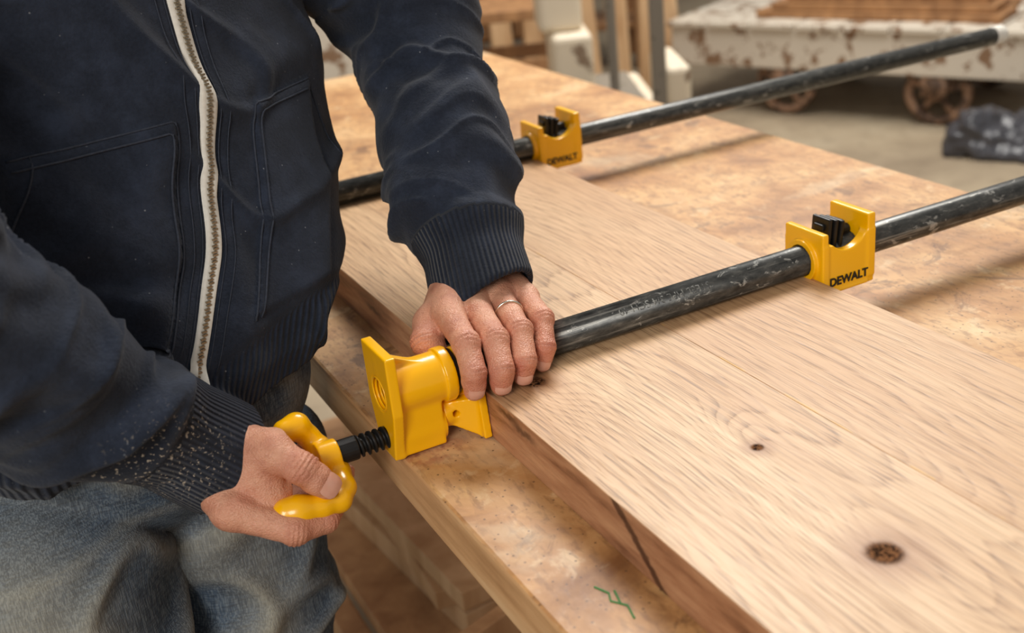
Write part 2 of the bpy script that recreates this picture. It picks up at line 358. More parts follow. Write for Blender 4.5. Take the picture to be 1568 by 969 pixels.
# ------------------------------------------------------------------ pipe clamps
def clamp(name,yp):
    root=empty(name);zp=-.3815;zs=-.418
    b=MB();n=32;v=[];f=[]
    for x,r in((.232,.0108),(.232,.0132),(1.42,.0132),(1.42,.0108)):
        for k in range(n):
            t=2*math.pi*k/n;v.append((x,yp+r*math.cos(t),zp+r*math.sin(t)))
    for i in range(4):
        for k in range(n): f.append((i*n+k,i*n+(k+1)%n,((i+1)%4)*n+(k+1)%n,((i+1)%4)*n+k))
    b.add(v,f);b.make('pipe',PIPE,root,True)
    b=MB();b.tube([(1.405,yp,zp),(1.425,yp,zp)],.0145,24);b.make('end_cap',TAPE,root,bevel=.002)
    cu=bpy.data.curves.new('stencil','FONT');cu.body='STEEL PIPE 3/4 SCH 40';cu.size=.0092
    to=bpy.data.objects.new('tmp_text',cu);COL.objects.link(to);dg=bpy.context.evaluated_depsgraph_get();me=bpy.data.meshes.new_from_object(to.evaluated_get(dg))
    bm=bmesh.new();bm.from_mesh(me);bmesh.ops.subdivide_edges(bm,edges=bm.edges,cuts=2)
    for vt in bm.verts:
        ph=math.radians(32)+vt.co.y/.0134;vt.co=Vector((.515-vt.co.x,yp-.01330*math.sin(ph),zp+.01330*math.cos(ph)+CZ))
    bm.to_mesh(me);bm.free();bpy.data.objects.remove(to)
    so=bpy.data.objects.new('pipe_stencil',me);COL.objects.link(so);so.parent=root;me.materials.clear();me.materials.append(STEN)
    # fixed head
    G,o,h=grid((.212,yp-.034,-.445),(.292,yp+.034,-.335),.0009);X,Y,Z=G;ay=np.abs(Y-yp)
    w=np.where(Z>-.392,.0245,.0245-(-.392-Z)*.26)
    plate=np.maximum(np.maximum(ay-w,np.maximum(Z+.3455,-.4325-Z)),np.maximum(.2240-X,X-.2320))
    col=cylx(G,yp,zp,.0192,.229,.2795)
    col=smin(col,cylx(G,yp,zp,.0212,.271,.2795),.0015)
    web=bx(G,(.228,yp-.0145,-.4315),(.2665,yp+.0145,zp),.0015)
    web=smin(web,cylx(G,yp,zs,.0145,.226,.269),.002)
    rib=bx(G,(.226,yp-.004,-.40),(.262,yp+.004,-.352),.002);rib=np.maximum(rib,(Z+.352)+(X-.232)*.5)
    d=smin(smin(smin(plate,col,.002),web,.0025),rib,.003)
    d=smax(d,-cylx(G,yp,zp,.0132,.20,.236),.001);d=np.maximum(d,-cylx(G,yp,zp,.0131,.20,.30))
    d=np.maximum(d,-cylx(G,yp,zs,.0078,.20,.30))
    V,q=snet(d,o,h,1);sobj('screw_head',V,q,YEL,root)
    b=MB()
    for i in range(4):
        r0=.0130-.0004*i
        b.tube([(.2245+i*.0025,yp+r0*math.cos(t),zp+r0*math.sin(t)) for t in np.linspace(0,2*math.pi,25)],.0008,6,False)
    b.make('pipe_thread',YEL,root,True)
    b=MB();b.tube([(.2798,yp,zp),(.2835,yp,zp)],.0182,28);b.make('spring_washer',BLK,root,bevel=.0008)
    # sliding jaw
    G,o,h=grid((.262,yp-.036,-.445),(.305,yp+.036,-.352),.0009);X,Y,Z=G;ay=np.abs(Y-yp)
    w=.0225+np.clip((-.39-Z)*.12,0,.01)
    pl=np.maximum(np.maximum(ay-w,np.maximum(Z+.3725,-.4315-Z)),np.maximum(.2920-X,X-.2985))
    boss=cylx(G,yp,-.4125,.0120,.2685,.294);colr=cylx(G,yp,zp,.0185,.2845,.297)
    wedge=np.maximum(np.maximum(ay-(.0065+np.clip((X-.272)*.75,0,1)),np.maximum(Z+.402-(X-.275)*.2,-.4315-Z+np.clip(.2925-X,0,1)*.55)),np.maximum(.272-X,X-.294))
    d=smin(smin(smin(pl,boss,.002),colr,.002),wedge,.002)
    d=np.maximum(d,-(np.sqrt((X-.2775)**2+(Z+.4115)**2)-.0026-0*Y))
    V,q=snet(d,o,h,1);sobj('sliding_jaw',V,q,YEL,root)
    # acme screw with helical thread
    nx,nt=300,28;x0,x1=.190,.272;v=[];f=[]
    for i in range(nx):
        x=x0+(x1-x0)*i/(nx-1)
        for kk in range(nt):
            t=2*math.pi*kk/nt;ph=((x/.0052)-kk/nt)%1;tri=1-abs(2*ph-1);r=.0060+.0028*min(1,max(0,(tri-.3)*2.4))
            v.append((x,yp+r*math.cos(t),zs+r*math.sin(t)))
    for i in range(nx-1):
        for kk in range(nt): f.append((i*nt+kk,(i+1)*nt+kk,(i+1)*nt+(kk+1)%nt,i*nt+(kk+1)%nt))
    b=MB();b.add(v,f);b.make('clamp_screw',BLK,root,True)
    b=MB();b.tube([(.178,yp,zs),(.2005,yp,zs)],.0092,24);b.make('screw_collar',BLK,root,bevel=.001)
    # cranked handle : flat-sided bar with paddle ends
    pts=[(-.1655,-.0835,-.834,.0088),(-.1580,-.0805,-.840,.0100),(-.1505,-.0880,-.846,.0080),(-.1420,-.0985,-.848,.0096),(-.1360,-.1055,-.846,.0120),(-.1285,-.1140,-.841,.0100),(-.1215,-.1235,-.830,.0088),(-.1235,-.1315,-.822,.0086),(-.1350,-.1345,-.814,.0088),(-.1500,-.1372,-.808,.0116),(-.1580,-.1382,-.806,.0110)]
    pw=[hf(*p[:3])+v3(0,yp-.725,0) for p in pts];lo=np.min(pw,0)-.018;hi=np.max(pw,0)+.018
    G,o,h=grid(lo,hi,.0010);d=None
    for i in range(len(pw)-1):
        s=rc(G,pw[i],pw[i+1],pts[i][3],pts[i+1][3]);d=s if d is None else smin(d,s,.003)
    d=smin(d,cylx(G,yp,zs,.0118,.170,.186),.003)
    V,q=snet(d,o,h,2);sobj('crank_handle',V,q,YEL,root)
    # tail stop
    G,o,h=grid((.612,yp-.034,-.440),(.690,yp+.034,-.335),.0009);X,Y,Z=G;ay=np.abs(Y-yp)
    def pl(x0,x1,w,z0,z1): return bx(G,(x0,yp-w,z0),(x1,yp+w,z1),.0015)
    d=pl(.6205,.6275,.0245,-.4315,-.3535)
    d=smin(d,pl(.6705,.6790,.0245,-.403,-.3455),.0015)
    wall=np.maximum(np.abs(ay-.0198)-.0044,np.maximum(np.maximum(.622-X,X-.678),np.maximum(-.4085-Z,Z+.3600+(.6785-X)*.10)))
    wall=smax(wall,-(np.sqrt((X-.6490)**2+((Z+.3505)*1.0)**2)-.0215),.0015)
    d=smin(d,wall,.003)
    floor_=bx(G,(.624,yp-.0225,-.4095),(.675,yp+.0225,-.4005),.0015);d=smin(d,floor_,.002)
    ridge_=bx(G,(.6275,yp-.0256,-.4085),(.6715,yp+.0256,-.4058),.001);d=smin(d,ridge_,.001)
    collar=cylx(G,yp,zp,.0190,.6165,.624);d=smin(d,collar,.0015)
    d=np.maximum(d,-cylx(G,yp,zp,.0141,.60,.70))
    d=np.maximum(d,np.where((Z<-.3950),.6202-X,-1))
    V,q=snet(d,o,h,1);sobj('tail_jaw',V,q,YEL,root)
    b=MB()
    for i,(xx,tl) in enumerate(((.638,.10),(.6445,.12),(.651,.14))):
        b.box(-.0020,.0020,-.0110,.0110,-.022,.0345-.002*i,Matrix.Translation((xx,yp,zp))@Matrix.Rotation(tl,4,'Y'))
    b.box(.636,.660,yp-.006,yp+.006,-.3585,-.3525)
    b.tube([(.653,yp,-.364),(.669,yp,-.364)],.0050,14)
    b.box(.631,.641,yp-.014,yp-.004,-.4325,-.4045)
    b.make('clutch_plates',BLK,root,bevel=.0012)
    cu=bpy.data.curves.new('label','FONT');cu.body='DEWALT';cu.size=.0106;cu.extrude=.0003;cu.align_x='CENTER';cu.offset=.0003
    t=bpy.data.objects.new('maker_label',cu);COL.objects.link(t);t.parent=root
    t.location=(.6497,yp-.0247,-.4018+CZ);t.rotation_euler=(math.pi/2,0,0);cu.materials.append(INK)
    return root
clamp('pipe_clamp',.725);clamp('pipe_clamp.001',1.225)

# ------------------------------------------------------------------ the man
man=empty('man')
def hand(name,fing,thumb,wr,arm,across,mb,extra=(),h=.001):
    lo=np.min([np.min(np.array(f_),0) for f_ in list(fing)+[thumb,[wr,arm]]],0)-.03
    hi=np.max([np.max(np.array(f_),0) for f_ in list(fing)+[thumb,[wr,arm]]],0)+.03
    G,o,h=grid(lo,hi,h);ac=unit(across)
    rad=[(.0118,.0102,.0092,.0078),(.0120,.0104,.0094,.0080),(.0115,.0098,.0089,.0076),(.0104,.0088,.0079,.0068)]
    palm=smin(rc(G,wr-ac*.013,arm-ac*.012,.0185,.021),rc(G,wr+ac*.013,arm+ac*.012,.0180,.021),.012)
    offs=(-.016,-.005,.006,.015)
    for f_,of,r_ in zip(fing,offs,rad):
        palm=smin(palm,rc(G,wr+ac*of,f_[0],.0165,r_[0]*1.06),.012)
    for a_,b_,ra,rb in extra: palm=smin(palm,rc(G,a_,b_,ra,rb),.012)
    pdir=[unit(f_[0]-wr) for f_ in fing]
    nn=unit(np.cross(ac,pdir[1]))*mb
    for f_,r_ in zip(fing,rad):
        palm=smin(palm,rc(G,f_[0]+nn*.0030,f_[0]+nn*.0030+unit(f_[1]-f_[0])*.004,r_[0]*.98),.004)
        palm=smin(palm,rc(G,f_[0]+nn*(r_[0]+.0010),wr*.55+f_[0]*.45+nn*.0158,.0022,.0015),.005)
    cm,tm=thumb[0],thumb[1]
    palm=smin(palm,rc(G,wr*.6+cm*.4,tm,.0150,.0122),.014)
    palm=smin(palm,rc(G,cm*.5+tm*.5,fing[0][0]*.55+wr*.45,.0085,.010),.014)
    out=None
    for f_,r_ in zip(fing,rad):
        d=rc(G,f_[0],f_[1],r_[0],r_[1]*.97)
        d=smin(d,rc(G,f_[1],f_[2],r_[1]*.98,r_[2]),.003)
        mid=f_[2]*.45+f_[3]*.55
        d=smin(d,rc(G,f_[2],f_[3],r_[2],r_[3]),.003)
        dr=unit(f_[1]-(f_[0]+f_[2])/2+1e-9)
        d=smin(d,rc(G,f_[1]+dr*.0020,f_[1]+dr*.0020,r_[1]*1.0),.003)
        bl=unit(-unit(f_[2]-(f_[1]+f_[3])/2+1e-9));d=smin(d,rc(G,mid+bl*.001,mid+bl*.001,r_[3]*1.08),.003)
        d=smin(palm,d,.005);out=d if out is None else np.minimum(out,d)
    d=rc(G,thumb[1],thumb[2],.0122,.0110);d=smin(d,rc(G,thumb[2],thumb[3],.0112,.0094),.004)
    mid=thumb[2]*.4+thumb[3]*.6;d=smin(d,rc(G,mid,mid,.0110),.003)
    out=np.minimum(out,smin(palm,d,.008))
    V,q=snet(out,o,h,2);N=vnorm(V,q)
    red=np.zeros(len(V));disp=np.zeros(len(V))
    def crease(P0,dirv,dors,amp,wid,per):
        D=V-P0;t=D@dirv;dist=np.linalg.norm(D,axis=1);fac=(dist<.017)*np.clip(N@dors,0,1)
        wob=.0006*vn(V*300,1)
        return -amp*fac*np.exp(-(t/wid)**2)*np.clip(np.cos(2*np.pi*(t+wob)/per),-.2,1)
    for f_ in fing:
        for j,(am,wi) in((1,(.0011,.0070)),(2,(.0007,.0040))):
            dv=unit(f_[j+1]-f_[j-1]);dr=unit(f_[j]-(f_[j-1]+f_[j+1])/2+1e-9)
            disp+=crease(f_[j],dv,dr,am,wi,.0034)
            red+=.8*np.exp(-(np.linalg.norm(V-f_[j],axis=1)/.0125)**2)*np.clip(N@dr+.2,0,1)
        red+=.5*np.exp(-(np.linalg.norm(V-f_[3],axis=1)/.012)**2)
        red+=.6*np.exp(-(np.linalg.norm(V-f_[0]-nn*.01,axis=1)/.012)**2)
    dv=unit(thumb[3]-thumb[1]);disp+=crease(thumb[2],dv,THD[name],.0011,.008,.0036);red+=.6*np.exp(-(np.linalg.norm(V-thumb[2],axis=1)/.014)**2)
    red+=.4*np.exp(-(np.linalg.norm(V-thumb[3],axis=1)/.012)**2)
    vein=np.abs(vn(V*70+vn(V*40,3)[:,None]*.7,5));vm=np.exp(-(vein/.09)**2)*np.clip(N@nn,0,1)
    far=np.min([np.linalg.norm(V-f_[1],axis=1) for f_ in fing],0);vm*=np.clip((far-.03)/.02,0,1)
    disp+=.0010*vm;disp+=.0003*vn(V*180,7)+.0005*vn(V*60,8)
    V=V+N*disp[:,None]
    ob=sobj(name,V,q,SKIN,man,{'red':('FLOAT',np.clip(red,0,1))})
    b=MB()
    for f_,dr,r,L,wd in [(f_,unit(f_[2]-(f_[1]+f_[3])/2+1e-9),r_[3],.0095,.80) for f_,r_ in zip(fing,rad)]+[(thumb,THD[name],.0106,.0135,.90)]:
        ax=unit(f_[3]-f_[2]);dr=unit(dr-ax*(dr@ax));sd=np.cross(ax,dr);c=f_[3];n1_,n2_=9,11;v=[];fa=[]
        for i in range(n1_):
            s=i/(n1_-1);ss=(s-.5)*2
            ww=wd*(1-abs(ss)**4*.35)
            for j in range(n2_):
                a=(j/(n2_-1)-.5)*2*ww
                rr=r+.0008-.0006*abs(ss)**3
                v.append(c+ax*(-L*.62+L*s)+(dr*math.cos(a)*(rr-.0022*max(0,s-.6))+sd*math.sin(a)*rr))
        for i in range(n1_-1):
            for j in range(n2_-1): fa.append((i*n2_+j,i*n2_+j+1,(i+1)*n2_+j+1,(i+1)*n2_+j))
        b.add(v,fa)
    b.make(name+'_nails',NAIL,man,True)
    return ob
THD={'left_hand':unit(v3(-.8,-.3,.5)),'right_hand':unit(Bk+U*.45+R*.15)}
LW=v3(.358,.838,-.343)
lf=[[v3(.299,.756,-.350),v3(.2910,.7100,-.3555),v3(.2868,.6915,-.371),v3(.2860,.6925,-.3855)],
    [v3(.324,.768,-.350),v3(.3135,.7080,-.3580),v3(.3075,.6875,-.373),v3(.3062,.6890,-.3865)],
    [v3(.348,.770,-.353),v3(.3365,.7125,-.3590),v3(.3285,.6910,-.374),v3(.3265,.6930,-.3870)],
    [v3(.369,.765,-.359),v3(.3615,.7220,-.3605),v3(.3520,.7020,-.374),v3(.3485,.7035,-.3870)]]
lt=[v3(.334,.810,-.354),v3(.289,.773,-.3605),v3(.2755,.752,-.3650),v3(.283,.7465,-.380)]
hand('left_hand',lf,lt,LW,v3(.366,.870,-.312),(.99,.13,-.10),1)
RW=hf(-.2384,-.0886,-.84)
rf=[[hf(-.1966,-.1367,-.80),hf(-.1520,-.1490,-.800),hf(-.1330,-.1450,-.818),hf(-.1270,-.1330,-.838)],
    [hf(-.2048,-.1332,-.82),hf(-.1600,-.1490,-.825),hf(-.1375,-.1340,-.850),hf(-.1260,-.1175,-.858)],
    [hf(-.2122,-.1245,-.84),hf(-.1712,-.1429,-.85),hf(-.1522,-.1279,-.878),hf(-.1440,-.1120,-.872)],
    [hf(-.2148,-.1152,-.86),hf(-.1801,-.1289,-.872),hf(-.1640,-.1120,-.886),hf(-.1570,-.0990,-.878)]]
rt=[hf(-.2060,-.0870,-.820),hf(-.1700,-.0925,-.806),hf(-.1474,-.1055,-.800),hf(-.1306,-.1200,-.811)]
hand('right_hand',rf,rt,RW,RW+v3(-.05,-.012,.045),unit(rf[3][0]-rf[0][0]),-1,
     extra=[(hf(-.2000,-.1120,-.826),hf(-.1740,-.1260,-.818),.0240,.0180),(hf(-.2050,-.1000,-.825),hf(-.1800,-.1080,-.812),.0200,.0150)])
# ring
b=MB();c=lf[2][0]*.45+lf[2][1]*.55;ax=unit(lf[2][1]-lf[2][0]);s1=unit(np.cross(ax,v3(0,0,1)));s2=np.cross(ax,s1)
b.tube([c+(s1*math.cos(t)+s2*math.sin(t))*.0110 for t in np.linspace(0,2*math.pi,41)],.0010,8,False);b.make('wedding_ring',SILV,man,True)

# hoodie body
HB=-.403; HS=-.358
def lift(x): return .024*np.clip((x-.08)/.13,0,1)      # the hem rides up on his left side
rings=np.array([ # z, cx, cy, a, b, angle
[-.46,.070,.882,.150,.102,8],[-.43,.070,.882,.153,.106,8],[-.395,.071,.884,.160,.113,9],[-.365,.075,.890,.170,.124,11],[-.33,.084,.910,.178,.127,15],
[-.28,.100,.945,.190,.128,20],[-.19,.110,.980,.192,.130,26],[-.08,.110,1.0,.192,.125,28],[.0,.110,1.0,.190,.115,28],[.05,.11,1.0,.16,.10,28],[.09,.11,1.0,.105,.085,28],[.12,.11,1.0,.075,.075,28]])
def ringat(z): return [np.interp(z,rings[:,0],rings[:,i]) for i in range(1,6)]
def torso(G):
    X,Y,Z=G;z1=Z[0,0,:];cx,cy,a,b_,an=[r.astype(np.float32)[None,None,:] for r in ringat(z1)];an=np.radians(an)
    fx,fy=np.sin(an),-np.cos(an);lx,ly=-fy,fx
    dx=X-cx;dy=Y-cy;u=dx*lx+dy*ly;w=dx*fx+dy*fy;n=2.35
    q=(np.abs(u/a)**n+np.abs(w/b_)**n)**(1/n);ln=np.sqrt(u*u+w*w)
    d=ln*(1-1/np.maximum(q,.05))
    d=np.maximum(d,np.maximum(HB+lift(X)-Z,Z-.115)*.9);return d
SHL=v3(.262,1.066,.025);ELL=v3(.401,1.009,-.165);WRL=v3(.3435,.787,-.3570)
SHR=v3(-.045,.925,.025);ELR=v3(-.060,.700,-.212);WRR=hf(-.2130,-.1010,-.832)
G,o,h=grid((-.16,.58,-.47),(.50,1.18,.14),.003)
d=torso(G)
aL=unit(WRL-ELL);aR=unit(WRR-ELR)
lm=ELL+aL*.13;rm_=ELR+aR*.12
arms=smin(rc(G,SHL,ELL,.072,.058),rc(G,ELL,lm,.058,.051),.03)
CUL=.055;CUR=.066
cL0=WRL-aL*CUL
arms=smin(arms,rc(G,lm,cL0-aL*.012,.051,.0490),.02)
ar=smin(rc(G,SHR,ELR,.070,.055),rc(G,ELR,rm_,.055,.050),.03)
cR0=WRR-aR*CUR
ar=smin(ar,rc(G,rm_,cR0-aR*.01,.050,.0455),.02)
def flatcap(p,dirv): return (G[0]-p[0])*dirv[0]+(G[1]-p[1])*dirv[1]+(G[2]-p[2])*dirv[2]
cutL=unit(aL+R*.50)
cuffL=np.maximum(rc(G,cL0,WRL+aL*.06,.0410,.0470),flatcap(WRL+aL*.014,cutL))
cuffR=np.maximum(rc(G,cR0,WRR+aR*.03,.0400,.0450),flatcap(WRR+aR*.004,aR))
arms=smin(arms,cuffL,.006);arms=smax(arms,-.3925-G[2],.004)
d=smin(d,arms,.02);d=smin(d,ar,.010);d=smin(d,cuffR,.006)
cav=np.maximum(rc(G,WRL-aL*.03,WRL+aL*.08,.0370,.0405),-.3875-G[2])
d=smax(d,-cav,.002);d=smax(d,-rc(G,WRR-aR*.03,WRR+aR*.05,.0355,.0395),.003)
V,q=snet(d,o,h,2);N=vnorm(V,q)
def arm_tc(V,a,b):
    ax=unit(b-a);D=V-a;t=D@ax;Rr=D-t[:,None]*ax;return t,np.linalg.norm(Rr,axis=1),Rr,ax
z_=V[:,2];cx,cy,aa,bb,an=ringat(z_);an=np.radians(an);F=np.stack([np.sin(an),-np.cos(an),0*an],1);Lr=np.stack([np.cos(an),np.sin(an),0*an],1)
Dc=V-np.stack([cx,cy,z_],1);su=(Dc*Lr).sum(1);sw=(Dc*F).sum(1);qq=(np.abs(su/aa)**2.35+np.abs(sw/bb)**2.35)**(1/2.35)
istor=np.clip((1.16-qq)/.12,0,1)
tL,rL,RL,axL=arm_tc(V,ELL,WRL);tR,rR,RR,axR=arm_tc(V,ELR,WRR);LL=np.linalg.norm(WRL-ELL);LRr=np.linalg.norm(WRR-ELR)
mL=((rL<.085)&(tL>-.10)).astype(float)*(1-istor);mR=((rR<.085)&(tR>-.08)).astype(float)*(1-istor)
disp=np.zeros(len(V))
def ridge(n,w=.25): return np.exp(-(n/w)**2)
def foldf(t,Rr,ax,freq,seed):
    s1=unit(np.cross(ax,v3(.3,.2,1)));s2=np.cross(ax,s1)
    c=np.stack([t*freq+1.6*vn(np.stack([t*12,Rr@s1*18,Rr@s2*18],1),seed+3),Rr@s1*11,Rr@s2*11],1);return vn(c,seed)
sleeveL=np.clip((LL-CUL-.004-tL)/.012,0,1);sleeveR=np.clip((LRr-CUR-.004-tR)/.012,0,1)
fL=foldf(tL,RL,axL,30,1);fR=foldf(tR,RR,axR,30,2);fL2=foldf(tL,RL,axL,55,5);fR2=foldf(tR,RR,axR,55,6)
bL=np.exp(-((tL-(LL-CUL-.03))/.04)**2);bR=np.exp(-((tR-(LRr-CUR-.03))/.04)**2)
disp+=mL*sleeveL*((.006+.006*bL)*(ridge(fL,.25)*1.3-.45)+.003*ridge(fL2,.25))
disp+=mR*sleeveR*((.009+.006*bR)*(ridge(fR,.25)*1.3-.45)+.004*ridge(fR2,.25))
disp+=.004*(mL*sleeveL+mR*sleeveR)*vn(V*22,9)
c=np.stack([su*9+z_*5,sw*5,z_*5-su*2],1);tf=vn(c,4)
c2=np.stack([su*6-z_*3,sw*4,z_*17+su*6],1);tf2=vn(c2,6)
c3=np.stack([su*20+z_*16,sw*9,z_*12-su*4],1);tf3=vn(c3,8)
low=np.clip((-.18-z_)/.12,0,1)
disp+=istor*(.007*ridge(tf,.2)+.009*low*ridge(tf2,.2)+.0045*ridge(tf3,.2)+.005*vn(V*9,11))
zh=z_-lift(V[:,0])
hem=np.clip((HS-zh)/.006,0,1);disp+=istor*(-.004*hem-.003*np.exp(-((zh-HS+.001)/.004)**2))
front=(sw>0)&(istor>.5)
def pocket(s0,s1,z0,z1): return np.clip(np.minimum(np.minimum(su-s0,s1-su),np.minimum(z_-z0,z1-z_))/.003,0,1)*front
pk=np.maximum(pocket(.045,.125,-.330,-.188),pocket(-.145,-.028,-.345,-.183));disp+=.0040*pk
disp-=.0022*np.exp(-(su/.011)**2)*front*(z_<.06)
V=V+N*disp[:,None]
def loc(Rr,ax,k):
    s1=unit(np.cross(ax,v3(.3,.2,1)));s2=np.cross(ax,s1);return np.stack([Rr@s1,Rr@s2,np.full(len(V),k)],1)
lc=np.stack([su,sw,np.full(len(V),150.)],1);rib=hem*istor
cl=(mL>.5)&(tL>LL-CUL-.002);cr_=(mR>.5)&(tR>LRr-CUR-.002)
lc[cl]=loc(RL,axL,64.)[cl];lc[cr_]=loc(RR,axR,64.)[cr_];rib=np.where(cl|cr_,1,rib)
hood=sobj('hoodie',V,q,HOOD,man,{'lc':('FLOAT_VECTOR',lc),'ribm':('FLOAT',rib)})
bvh=BVHTree.FromPolygons([tuple(p) for p in V],[tuple(i) for i in q])
def surf(s,z,off=.0):
    cx,cy,aa,bb,an=[float(k) for k in ringat(z)];an=math.radians(an);F=Vector((math.sin(an),-math.cos(an),0));L=Vector((math.cos(an),math.sin(an),0))
    w=bb*max(0,1-abs(s/aa)**2.35)**(1/2.35)
    p=Vector((cx,cy,z))+L*s+F*(w+(.05 if z>-.24 else .028));r=bvh.ray_cast(p,-F,.09)
    if r[0] is None: return Vector((cx,cy,z))+L*s+F*(w+off),F
    nrm=r[1] if r[1].dot(F)>0 else -r[1]
    return r[0]+nrm*off,F
tf_=[];zs_=np.arange(HB+.010,.075,.003);offs_=[-.0070,-.0062,-.0028,0,.0028,.0062,.0070]
pp=[[surf(s,z,.0022 if abs(s)<.0065 else -.001)[0] for s in offs_] for z in zs_]
pa=np.array([[tuple(c) for c in r] for r in pp])
for _ in range(4): pa[1:-1]=(pa[:-2]+2*pa[1:-1]+pa[2:])/4
k_=len(offs_)
for i in range(len(zs_)-1):
    for j in range(k_-1): tf_.append((i*k_+j,i*k_+j+1,(i+1)*k_+j+1,(i+1)*k_+j))
b=MB();b.add(pa.reshape(-1,3)+0,tf_);zt=b.make('zip_tape',TAPE,man,True)
b=MB();mid=pa[:,3]
zt_=np.arange(HB+.012,.07,.0021)
for i,z in enumerate(zt_):
    p=v3(*[np.interp(z,zs_,mid[:,k]) for k in range(3)]);an=math.radians(float(ringat(z)[4]));F=v3(math.sin(an),-math.cos(an),0);L=v3(math.cos(an),math.sin(an),0)
    sgn=1 if i%2 else -1;p=p+F*.0009+L*sgn*.0005
    Mx=Matrix(((L[0],F[0],0,p[0]),(L[1],F[1],0,p[1]),(0,0,1,p[2]),(0,0,0,1)));b.box(-.0019,.0019,-.0008,.0010,-.0007,.0007,Mx)
b.make('zip_teeth',BRASS,man)
b=MB()
def seam(pts,n=30,r=.0009,off=.0005):
    out=[]
    for (s0,z0),(s1,z1) in zip(pts[:-1],pts[1:]):
        for i in range(n): t=i/n;out.append(surf(s0+(s1-s0)*t,z0+(z1-z0)*t,off)[0])
    out.append(surf(*pts[-1],off)[0])
    a=np.array([tuple(c) for c in out])
    a[1:-1]=(a[:-2]+2*a[1:-1]+a[2:])/4
    b.tube(a.tolist(),r,6)
for o_ in(0,.0065):
    seam([(.125-o_,-.188-o_),(.045+o_,-.188-o_),(.045+o_,-.330)]);seam([(-.145,-.183-o_),(-.028-o_,-.183-o_),(-.028-o_,-.345)])
seam([(.125,-.188),(.160,-.255)],20);seam([(-.13,-.183),(-.15,-.26)],20)
for s_ in(-.010,.010,-.018,.018): seam([(s_,.05),(s_,HS+.003)],60,.0005)
b.make('seam_stitching',THR,man,True)
# hood lying on the back and shoulders
G,o,h=grid((-.10,.88,-.06),(.34,1.25,.24),.004)
d=ell(G,(.095,1.07,.075),(.125,.095,.055));d=smin(d,rc(G,(.03,.985,.09),(.18,1.045,.09),.035),.03);d=smin(d,rc(G,(.03,.985,.09),(.13,.93,.03),.028,.02),.02);d=smin(d,rc(G,(.18,1.045,.09),(.16,.94,.03),.028,.02),.02)
V2,q2=snet(d,o,h,2);N2=vnorm(V2,q2);V2=V2+N2*(.004*vn(V2*25,3))[:,None]
sobj('hood_fabric',V2,q2,HOOD,man)
# neck and head
G,o,h=grid((-.02,.82,.06),(.26,1.14,.45),.003);hc=v3(.135,.955,.285);an=math.radians(20);Fh=v3(math.sin(an),-math.cos(an),0);Lh=v3(math.cos(an),math.sin(an),0)
def hp(l,f,u): return hc+Lh*l+Fh*f+v3(0,0,u)
d=rc(G,hp(0,-.015,.03),hp(0,.005,.035),.083,.078);d=smin(d,rc(G,hp(0,.035,-.055),hp(0,.05,-.07),.045,.034),.05)
d=smin(d,rc(G,hp(0,-.02,-.05),v3(.112,1.0,.07),.055,.060),.03)
d=smin(d,rc(G,hp(0,.088,.01),hp(0,.102,-.022),.007,.012),.010)
for s in(-1,1):
    d=smin(d,ell(G,hp(s*.082,-.01,-.005),(.012,.018,.03)),.006);d=smax(d,-rc(G,hp(s*.031,.098,.012),hp(s*.031,.098,.012),.012),.012)
    d=smin(d,rc(G,hp(s*.015,.088,.030),hp(s*.045,.078,.032),.007),.008);d=smin(d,rc(G,hp(s*.031,.076,.012),hp(s*.031,.076,.012),.012),.002)
d=smin(d,rc(G,hp(-.018,.083,-.052),hp(.018,.083,-.052),.006),.004);d=smin(d,rc(G,hp(-.016,.082,-.062),hp(.016,.082,-.062),.006),.004)
V2,q2=snet(d,o,h,2);sobj('head',V2,q2,SKIN,man,{'red':('FLOAT',np.full(len(V2),.1))})
G,o,h=grid((-.02,.82,.2),(.28,1.16,.45),.003)
d=rc(G,hp(0,-.022,.042),hp(0,-.002,.046),.086,.080);d=smax(d,-( (G[2]-hc[2]-.045)+((G[0]-hc[0])*Fh[0]+(G[1]-hc[1])*Fh[1])*-.9 )*.7,.01)
V2,q2=snet(d,o,h,2);N2=vnorm(V2,q2);V2=V2+N2*(.003*vn(V2*np.array([90,90,40]),3))[:,None];sobj('short_hair',V2,q2,HAIR,man)
b=MB()
for s in(-1,1): b.tube([hp(s*.031,.080,.012),hp(s*.031,.0895,.012)],[.004,.0035],12)
b.make('eyes',BLK,man,True)
# jeans
G,o,h=grid((-.18,.66,-1.30),(.26,1.06,-.34),.0042)
hL=v3(.136,.908,-.50);hR=v3(-.034,.856,-.50);kL=v3(.104,.900,-.87);kR=v3(-.035,.840,-.87);fL_=v3(.112,.93,-1.24);fR_=v3(-.055,.885,-1.24)
d=ell(G,(.068,.884,-.40),(.148,.100,.105));dl=smin(rc(G,hL,kL,.080,.066),rc(G,kL,fL_,.066,.058),.02);dr_=smin(rc(G,hR,kR,.094,.074),rc(G,kR,fR_,.072,.058),.02)
d=smin(d,dl,.02);d=smin(d,dr_,.006);d=np.maximum(d,-1.272-G[2]);d=np.maximum(d,G[2]+.368)
V2,q2=snet(d,o,h,2);N2=vnorm(V2,q2)
c=np.stack([V2[:,0]*10+V2[:,2]*7,V2[:,1]*10,V2[:,2]*14-V2[:,0]*10],1);f1=vn(c,2);c=np.stack([V2[:,0]*8-V2[:,2]*6,V2[:,1]*8,V2[:,2]*22],1);f2=vn(c,5)
dm=np.clip((-.44-V2[:,2])/.05,0,1)
V2=V2+N2*(dm*(.008*ridge(f1,.2)+.008*ridge(f2,.18)*np.clip((-.5-V2[:,2])/.1+.6,.2,1)+.005*vn(V2*10,3)))[:,None]
